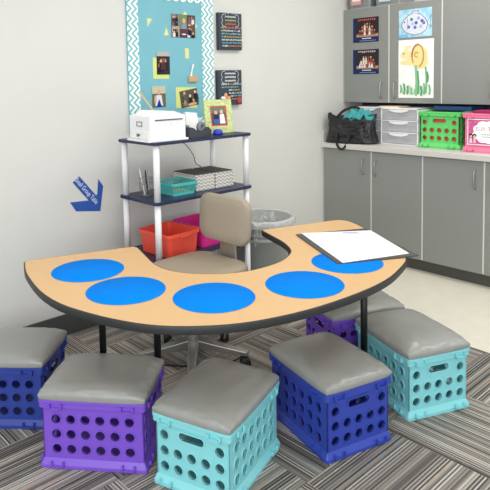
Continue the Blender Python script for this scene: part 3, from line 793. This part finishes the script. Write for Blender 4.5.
a = Art(.155, .115, '#5a574d'); crowd(a, -.077, .077, -.045, .055, 12, .012, ['#3c3a36', '#8c897f', '#c9c2b0', '#24282f', '#56634c'], 21); a.ell(.02, -.044, .04, .01, '#d8b183')
hang(tag(a.build('snapshot'), 'tilted wide group snapshot over a yellow sheet, lower right of the board', 'photo', 'snapshots on the board'), BACK, (2.568, YB-.0012, 1.369), .14)
pg = thing('clothespin', 'pale wooden block clip with a white tab pinned at the right of the board', 'clip', (2.60, YB-.001, 1.498))
MB().box(-.04, .04, -.014, 0, -.02, .02).build('block', mat('clip_wood', '#c9a57d', .6), pg, bevel=.003)
MB().tube([(-.016, -.006, .018), (-.006, -.006, .06), (.006, -.006, .10)], [.008, .005, .008], 8).build('tab', m_white, pg)

# chalk signs
def chalk(label, x, z, seed, w=.225, h=.262):
    rnd = random.Random(seed)
    t = thing('chalkboard_sign', label, 'sign', (x, YW-.001, z), 0, 'chalkboard signs on the wall')
    MB().box(-w/2, w/2, -.03, 0, -h/2, h/2).build('canvas', mat('slate_canvas', '#3d434b', .8), t, bevel=.002)
    a = Art(w-.002, h-.002, '#434a53', .0006)
    # bracket ornament round the title
    ty = h*.30
    for s_ in (-1, 1):
        a.stroke([(s_*.045, ty+.045), (s_*.075, ty+.04), (s_*.085, ty+.018), (s_*.075, ty), (s_*.085, ty-.018), (s_*.075, ty-.04), (s_*.045, ty-.045)], .0035, '#d5d8d6')
    a.stroke([(-.03, ty+.048), (0, ty+.055), (.03, ty+.048)], .003, '#d5d8d6')
    cols = [['#d5d8d6', '#a7c26b', '#d66f58'], ['#eceeee', '#eceeee', '#eceeee']][seed % 2]
    for k in range(3):
        y = ty+.026-k*.026; x0 = -.052; pts = []
        n = 16
        for i in range(n+1): pts.append((x0+.104*i/n, y+(.007 if i % 2 else -.007)*rnd.uniform(.5, 1)))
        a.stroke(pts, .004, cols[k])
    rows = 7 if seed % 2 == 0 else 6
    pal = ['#e4e6e4', '#6fb7c9', '#d9826a', '#e4e6e4', '#8bc2cf', '#c9c06f']
    for k in range(rows):
        y = h*.10-k*.0215; c = pal[(k+seed) % len(pal)]
        x0 = -.095; x1 = .095 if seed % 2 == 0 else rnd.uniform(.05, .095)
        if seed % 2: x0 = -.09 if k < 2 else -.02
        xx = x0
        while xx < x1:
            wl = rnd.uniform(.012, .034); n = max(2, int(wl/.005))
            pts = [(xx+wl*i/n, y+(.006 if i % 2 else -.006)*rnd.uniform(.6, 1)) for i in range(n+1)]
            a.stroke(pts, .0034, c if rnd.random() < .75 else rnd.choice(pal)); xx += wl+.007
    if seed % 2: a.ell(.080, -.092, .020, .022, '#c8473f')
    o = a.build('chalk_face', t); o.matrix_local = Matrix.Translation((0, -.030, 0)) @ BACK
chalk('slate sign with coloured chalk lettering, upper of the two on the wall', 2.953, 1.832, 2)
chalk('slate sign with chalk lettering and a red spot, lower of the two on the wall', 2.940, 1.431, 3, .232, .252)

# small group table arrow
ar = Art(.002, .002, '#2f5bb0', .0005)
AB = '#2a56ab'
acx, acz = 1.77, .82
shaft = [(1.676, .903), (1.72, .935), (1.853, .775), (1.806, .745)]
vhead = [(1.654, .787), (1.755, .782), (1.80, .79), (1.835, .815), (1.848, .902), (1.881, .854), (1.857, .702), (1.691, .728)]
arrow = thing('arrow_sign', 'blue arrow sticker lettered Small Group Table on the wall', 'sign', (acx, YW-.0005, acz))
me = MB()
me.prism([(p[0]-acx, p[1]-acz) for p in shaft], 0, .0020, 0, BACK)
vh = [(1.654, .787), (1.80, .779), (1.838, .81), (1.848, .902), (1.881, .854), (1.855, .702), (1.691, .728)]
me.prism([(p[0]-acx, p[1]-acz) for p in vh], 0, .0015, 0, BACK)
me.build('arrow_shape', mat('blue_card', AB, .6, var=.06, scale=30), arrow)
o = MB().mesh(text_mesh('Small Group Table', .033), Matrix()).build('lettering', ink('#f2f4f6'), arrow)
ang = math.atan2(.775-.935, 1.853-1.72)
o.matrix_local = Matrix.Translation((1.766-acx, -.0026, .838-acz)) @ BACK @ Matrix.Rotation(ang, 4, 'Z') @ Matrix.Diagonal((.86, 1.25, 1, 1))

# ------------------------------------------------------------------ cards and paintings on the wall cabinet
XF = XU-.0006
def classcard(label, y, z, w, h, seed):
    a = Art(w, h, '#23305a'); a.rect(-w/2+.035, w/2-.004, -h/2+.045, h/2-.006, '#332b2c')
    a.rect(-w/2+.035, w/2-.004, -h/2+.045, -h/2+.07, '#b58f6e')
    rnd = random.Random(seed)
    tc = '#cf5a48' if seed == 1 else '#c9b3a6'
    for k in range(9): a.rect(-.075+k*.0195, -.075+k*.0195+.013, h/2-.026+rnd.uniform(-.003, .003), h/2-.012, tc)
    rows = ((-.008, 7), (.022, 5), (.048, 3)) if seed == 1 else ((-.015, 7), (.012, 6), (.036, 4))
    for yy, n in rows[::-1]:
        for i in range(n):
            x = .015+(i-(n-1)/2)*.024
            c = rnd.choice(['#e6dcd8', '#d8cfcc', '#b0463c', '#8c3d38', '#e9e4e2', '#6b4a44'])
            a.poly([(x-.011, yy-.035), (x+.011, yy-.035), (x+.007, yy-.006), (x-.007, yy-.006)], c)
            a.ell(x, yy+.002, .0065, .008, rnd.choice(SK))
    a.rect(-.035, .055, -h/2+.028, -h/2+.036, '#d7dbe4'); a.rect(-.06, .10, -h/2+.010, -h/2+.016, '#7f8db4')
    hang(tag(a.build('photo_card'), label, 'photo', 'photo cards on the cabinet door'), SIDE, (XF, y, z))
classcard('navy photo card of a group on a stage, upper one on the cabinet door', 2.925, 1.883, .254, .208, 1)
classcard('navy photo card of a group in white, lower one on the cabinet door', 2.925, 1.614, .256, .208, 2)
# fish painting
def wash(name, c1, c2, c3, sc):
    m = bpy.data.materials.new(name); m.use_nodes = True; nt = m.node_tree; N = nt.nodes; L = nt.links
    b = N['Principled BSDF']; b.inputs['Roughness'].default_value = .8
    tc = N.new('ShaderNodeTexCoord'); n = N.new('ShaderNodeTexNoise'); n.inputs['Scale'].default_value = sc; n.inputs['Detail'].default_value = 3; L.new(tc.outputs['Object'], n.inputs['Vector'])
    cr = N.new('ShaderNodeValToRGB'); e = cr.color_ramp.elements; e[0].position = .35; e[0].color = lin(c1); e[1].position = .52; e[1].color = lin(c2); x = e.new(.66); x.color = lin(c3)
    L.new(n.outputs['Fac'], cr.inputs[0]); L.new(cr.outputs[0], b.inputs['Base Color']); return m
a = Art(.285, .222, wash('blue_wash', '#8fc7e4', '#b4dbee', '#d7ecf4', 14))
fish = [(-.115, .0), (-.095, .035), (-.06, .062), (-.01, .075), (.05, .062), (.085, .03), (.105, .0), (.09, -.04), (.05, -.062), (-.01, -.068), (-.07, -.052), (-.10, -.028)]
fish = [(x*1.04, y*1.2-.012) for x, y in fish]
a.poly(fish, '#e2e4ee'); a.stroke(fish, .004, '#33333c', True)
a.poly([(-.03, .072), (-.015, .098), (.03, .094), (.035, .07)], '#c9d4e6'); a.stroke([(-.03, .072), (-.015, .098), (.03, .094), (.035, .07)], .003, '#4a4a55')
a.stroke([(.105, 0), (.13, .045), (.136, .05), (.128, .0), (.136, -.045), (.105, -.01)], .003, '#5a6a78')
a.stroke([(-.07, .055), (-.062, .0), (-.07, -.05)], .003, '#55555f')
for x, y, c in ((-.03, .03, '#4f9a86'), (.03, .035, '#9db0d6'), (.06, .012, '#6a62b4'), (.01, .0, '#5b5fb8'), (-.055, -.028, '#5a7fc8'), (.0, -.035, '#7a6fc0'), (.05, -.03, '#a8c6d8'), (.075, -.005, '#8c7ac0'), (-.02, -.005, '#c3c6e0')): a.ell(x, y, .0135, .0135, c)
a.ell(-.09, .012, .006, .006, '#222228')
a.rect(-.1425, -.06, -.111, -.085, '#7fc0e2')
hang(tag(a.build('childs_painting'), 'child painting of a spotted fish on pale blue', 'painting', 'paintings on the cabinet door'), SIDE, (XF, 2.468, 1.904), .01)
a = Art(.305, .463, wash('white_wash', '#f6f5f0', '#fbfaf7', '#ffffff', 9))
for x, y, rx, ry, r in ((-.095, .13, .045, .012, .4), (-.10, .09, .04, .01, -.3), (-.09, .12, .05, .03, .5), (-.04, .08, .06, .04, 1.0), (.02, .1, .07, .07, 0), (.05, .05, .06, .05, .3), (-.10, .05, .04, .02, 0), (.03, .155, .05, .03, -.4), (-.07, .17, .03, .015, .3)): a.ell(x, y, rx, ry, '#f5e6a8' if (rx > .055) else '#f5e7ad', 14, r)
a.ell(.03, .09, .075, .095, '#f3e09a')
pts = [(.018+.050*math.cos(t), .102+.088*math.sin(t)) for t in [math.radians(q) for q in range(215, -75, -16)]]
a.stroke(pts, .011, '#c79468'); a.stroke(pts[2:9], .015, '#b98258')
pts = [(.012+r*math.cos(t), .118+r*math.sin(t)) for r, t in [(.004+.0042*k, k*.8) for k in range(7)]]
a.stroke(pts, .008, '#d0a070')
for k in range(14):
    x = -.13+k*.0165+random.uniform(-.004, .004); y = -.205+random.uniform(0, .02)
    a.stroke([(x, y), (x+random.uniform(-.005, .008), y+random.uniform(.03, .07))], .011, random.choice(['#a9d3ae', '#8fc79a', '#bfe0c2']))
for x, y0, y1, w_ in ((.005, -.21, .02, .02), (.022, -.20, -.02, .014), (.09, -.19, .01, .014), (.10, -.10, -.03, .02), (-.10, -.20, -.12, .016), (-.13, -.19, -.13, .012), (-.07, -.2, -.14, .012), (-.04, -.2, -.15, .012), (.05, -.21, -.14, .016), (.075, -.2, -.12, .014), (.12, -.2, -.13, .014)):
    a.stroke([(x, y0), (x+.006, (y0+y1)/2), (x-.002, y1)], w_, random.choice(['#63a873', '#7dba86', '#8cc695']))
a.stroke([(-.11, .125), (-.095, .123)], .008, '#7fae6a')
hang(tag(a.build('childs_painting'), 'child painting of a yellow flower with green stem and grass', 'painting', 'paintings on the cabinet door'), SIDE, (XF, 2.461, 1.543), .0)

# ------------------------------------------------------------------ things on top of the wall cabinets
m_clear = mat('clear_plastic', '#a9adac', .25, spec=.5)
def clearbin(label, y0, y1, lc):
    t = thing('storage_bin', label, 'bin', (4.49, (y0+y1)/2, 2.0735), 0, 'bins on the wall cabinets')
    h = (y1-y0)/2
    MB().rect_sweep(.26, y1-y0, [(.02, 0), (.004, .16), (.007, .16), (.024, .004)], .03, 4).box(-.11, .11, -h+.022, h-.022, 0, .004).build('body', mat('smoky_clear_plastic', '#8d908f', .3), t)
    MB().rect_sweep(.27, y1-y0+.01, [(0, .17), (0, .155), (.012, .155), (.02, .17)], .03, 4).box(-.115, .115, -h+.005, h-.005, .160, .169).build('lid', m_white, t, bevel=.002)
    a = Art((y1-y0)*.42, .10, lc); a.rect(-.04, .04, -.02, .0, '#f4f0ee')
    o = a.build('label_card', t); o.matrix_local = Matrix.Translation((-.128, .02, .08)) @ SIDE
clearbin('smoky storage bin with pink label on the cabinet top by the wall', 2.895, 3.145, '#e0a49c')
clearbin('smoky storage bin with pale blue label on the cabinet top', 2.61, 2.875, '#c9d6e6')

# ------------------------------------------------------------------ things on the counter
# drawer towers
def drawers(label, y0, y1, seed, XD_=4.20):
    rnd = random.Random(seed); yc = (y0+y1)/2; w = y1-y0; D = .36; H = .292
    t = thing('drawer_unit', label, 'drawers', (XD_, yc, ZC), 0, 'white drawer units on the counter')
    fr = MB()
    th = .008
    fr.box(0, D, -w/2, -w/2+th, 0, H).box(0, D, w/2-th, w/2, 0, H).box(D-.006, D, -w/2, w/2, 0, H)
    for k in range(4):
        z = k*(H-th)/3; fr.box(0, D, -w/2, w/2, z, z+th)
    fr.build('frame', mat('white_plastic', '#f2f1f0', .4), t, bevel=.0015)
    for k in range(3):
        z0 = k*(H-th)/3+th+.003; hgt = (H-th)/3-th-.005
        m = mat('frosted_drawer', '#b2b1b6', .3, var=.18, scale=14, stretch=(1, .5, 2))
        d = MB().box(.004, .010, -w/2+th+.002, w/2-th-.002, z0, z0+hgt)
        d.box(.01, D-.02, -w/2+th+.002, -w/2+th+.005, z0, z0+hgt*.9).box(.01, D-.02, w/2-th-.005, w/2-th-.002, z0, z0+hgt*.9).box(.01, D-.02, -w/2+th+.002, w/2-th-.002, z0, z0+.004)
        dr = d.build('drawer', m, t)
        q = [(-.09, hgt), (.09, hgt), (.075, hgt-.012), (.03, hgt-.022), (-.03, hgt-.022), (-.075, hgt-.012)]
        MB().prism([(p[0]*w/.33, p[1]) for p in q], 0, .012, 0, Matrix.Translation((.004, 0, z0)) @ SIDE).build('handle', mat('white_plastic', '#f2f1f0', .4), dr, bevel=.002)
drawers('white three-drawer unit standing just left of the green crate', 2.364, 2.692, 1)
drawers('white three-drawer unit mostly hidden behind the black bag', 2.697, 3.03, 2, 4.255)
o = MB().box(-.12, .12, -.09, .09, 0, .008).build('paper_stack', ink('#e9e4d8')); place(o, (4.36, 2.69, ZC+.2925), .25); tag(o, 'cream papers lying on top of the drawer units', 'papers')
o = MB().box(-.01, .01, -.12, .12, 0, .004).build('ruler', mat('ruler_wood', '#cfae6f', .6)); place(o, (4.32, 2.64, ZC+.301), .15); tag(o, 'wooden ruler on the papers above the drawer units', 'ruler')

m_green = plastic('green_plastic', '#68d573'); m_pink = plastic('pink_plastic', '#f57fa4')
make_crate('bright green crate on the countertop holding a red box', m_green, (4.19+CL/2, 2.190, ZC), 0., 'crates on the counter')
o = thing('red_bin', 'red box filling the inside of the green crate', 'box', (4.19+CL/2, 2.190, ZC+.020))
MB().rect_sweep(.37, .272, [(.0, 0), (0, .225), (.004, .225), (.004, 0)], .01).box(-.18, .18, -.13, .13, 0, .004).build('body', mat('salmon_red_plastic', '#e5574f', .5), o)
o.name = 'storage_box'
pk = make_crate('pink crate on the countertop with a lettered white card', m_pink, (4.13+CL/2, 1.815, ZC), 0., 'crates on the counter')
# card on the pink crate
w_, h_ = .265, .185
a = Art(w_, h_, '#ffffff', .0012)
a.rect(-w_/2+.006, w_/2-.006, -h_/2+.006, h_/2-.006, '#d9609b')
rnd = random.Random(5)
for k in range(60): a.ell(rnd.uniform(-.12, .12), rnd.uniform(-.08, .08), .0035, .0035, '#e998bf', 8)
for x, y, rx, ry in ((0.02, .0, .085, .06), (-.055, .02, .035, .03), (-.06, -.02, .035, .03), (-.02, .05, .04, .028), (.03, .055, .04, .025), (.08, .035, .035, .03), (.095, -.005, .03, .03), (.08, -.04, .035, .03), (.03, -.058, .045, .022), (-.02, -.05, .04, .025)): a.ell(x, y, rx, ry, '#fdfdfd', 18)
for ch, x, c in (('S', -.064, '#d96a9b'), ('U', -.039, '#8fb7dd'), ('B', -.014, '#e2c25a'), ('T', .026, '#c55a8d')): a.text(ch, .038, x, .022, c)
for k in range(2): a.rect(-.03, .065-.02*k, -.018-k*.016, -.014-k*.016, '#9a9aa6')
for x, c1, c2 in ((-.105, '#e8e0e4', '#2b2224'), (-.078, '#f0c2d2', '#35261f')):
    a.poly([(x-.011, -.078), (x+.011, -.078), (x+.006, -.045), (x-.006, -.045)], c1); a.ell(x, -.026, .014, .014, c2); a.ell(x, -.032, .009, .009, '#efc7ab')
o = a.build('label_card', pk); o.matrix_local = Matrix.Translation((-CL/2+.006, -.005, .145)) @ SIDE
o['label'] = 'white cloud card lettered SUB T on a pink ground'
o = MB().box(-.11, .11, -.15, .15, 0, .034).build('binder', mat('blue_board', '#2f5f96', .5), None, bevel=.004)
place(o, (4.49, 2.18, ZC+CH+.0005)); tag(o, 'blue flat binder lying across the top of the green crate', 'binder')
o = MB().box(-.14, .14, -.12, .12, 0, .272).build('folder_stack', mat('magenta_board', '#a51f5e', .5), bevel=.003); place(o, (4.34, 1.815, ZC+.020)); tag(o, 'magenta folders filling the pink crate', 'folders')

# black tote bag with teal cloth
m_nyl = mat('black_nylon', '#1d1e20', .36, bump=.9, bscale=34, var=.45, scale=18)
bag = thing('tote_bag', 'black nylon tote bag slumped at the corner of the counter', 'bag', (4.12, 2.915, ZC+.001), math.radians(14))
nx, nz = 72, 26
v = []; f = []
def bagpt(s, t):
    # s: angle round the bag 0..1, t: height 0..1
    a = 2*PI*s; c, sn = math.cos(a), math.sin(a)
    ex = .6
    x = math.copysign(abs(c)**ex, c)*(.062*(1-.30*t)+.022); y = math.copysign(abs(sn)**ex, sn)*(.222-.016*t-.02*math.sin(PI*t))
    h = .222+.030*abs(sn)**2+.02*noise.noise(Vector((c*2, sn*2, 3)))
    z = t*h
    k = noise.noise(Vector((c*3.2, sn*3.2, t*4+1)))*.034*math.sin(PI*min(1, t+.15)) + abs(noise.noise(Vector((c*6, sn*6, t*7))))*.03
    k += abs(noise.noise(Vector((c*4+sn*5, sn*6, t*5+7))))*.022 + .008*noise.noise(Vector((c*12, sn*14, t*13)))
    return (x*(1+k*6), y*(1+k*.9), z-.02*max(0., noise.noise(Vector((sn*2.5, c, 9))))*t)
for j in range(nz+1):
    for i in range(nx): v.append(bagpt(i/nx, j/nz))
for j in range(nz):
    for i in range(nx): f.append((j*nx+i, j*nx+(i+1) % nx, (j+1)*nx+(i+1) % nx, (j+1)*nx+i))
f.append(tuple(range(nx))[::-1])
# inside floor of the mouth
S = len(v)
for i in range(nx):
    p = bagpt(i/nx, 1); v.append((p[0]*.8, p[1]*.93, p[2]-.05))
for i in range(nx): f.append((nz*nx+i, nz*nx+(i+1) % nx, S+(i+1) % nx, S+i))
f.append(tuple(S+i for i in range(nx)))
o = MB().add(v, f, 0, True).build('body', m_nyl, bag); md = o.modifiers.new('sub', 'SUBSURF'); md.levels = 1; md.render_levels = 1
def strap(pts, w=.022):
    pts = catmull(pts, 6, False); v = []; f = []
    for i, p in enumerate(pts):
        d = (pts[min(i+1, len(pts)-1)]-pts[max(i-1, 0)]).normalized(); n = Vector((1, 0, .0)); sde = d.cross(n).normalized()
        for a_, b_ in ((-1, -1), (1, -1), (1, 1), (-1, 1)): v.append(p+sde*a_*w/2+n*b_*.0018)
    for i in range(len(pts)-1):
        for k in range(4): f.append((i*4+k, i*4+(k+1) % 4, i*4+4+(k+1) % 4, i*4+4+k))
    return MB().add(v, f, 0, False)
strap([(-.085, .10, .10), (-.098, .10, .03), (-.104, .085, -.02), (-.106, .055, -.045), (-.104, .025, -.03), (-.098, .0, .02), (-.085, -.01, .10)], .020).build('strap', m_nyl, bag)
strap([(-.03, .12, .21), (-.03, .06, .268), (-.03, -.03, .298), (-.03, -.09, .275), (-.03, -.12, .22)], .022).build('strap', m_nyl, bag)
strap([(-.088, -.13, .15), (-.094, -.08, .135), (-.094, -.03, .11), (-.09, .0, .09)], .014).build('strap', m_nyl, bag)
# teal cloth
v = []; f = []; n = 18
for i in range(n+1):
    for j in range(n+1):
        u, w = i/n*2-1, j/n*2-1
        z = .06*(1-u*u)*(1-w**4)+.05*noise.noise(Vector((u*2.2, w*3.5, 2)))+.02*noise.noise(Vector((u*6, w*8, 5)))
        v.append((u*.055, w*.125, z))
for i in range(n):
    for j in range(n):
        q = i*(n+1)+j; f.append((q, q+n+1, q+n+2, q+1))
o = MB().add(v, f, 0, True).build('folded_cloth', mat('teal_fabric', '#3f9c9e', .9, var=.2, scale=40)); place(o, (4.12, 2.84, ZC+.208), math.radians(14))
md = o.modifiers.new('th', 'SOLIDIFY'); md.thickness = .004
tag(o, 'crumpled teal cloth bulging from the mouth of the black tote bag', 'cloth')
# thin cord on the floor under the chair
o = MB().tube(catmull([(1.72, 2.52, .004), (1.85, 2.36, .004), (1.95, 2.24, .004), (2.08, 2.22, .004), (2.2, 2.24, .004)], 6, False), .004, 6).build('floor_cord', m_black)
tag(o, 'thin black cord lying on the carpet under the desk chair', 'cord')
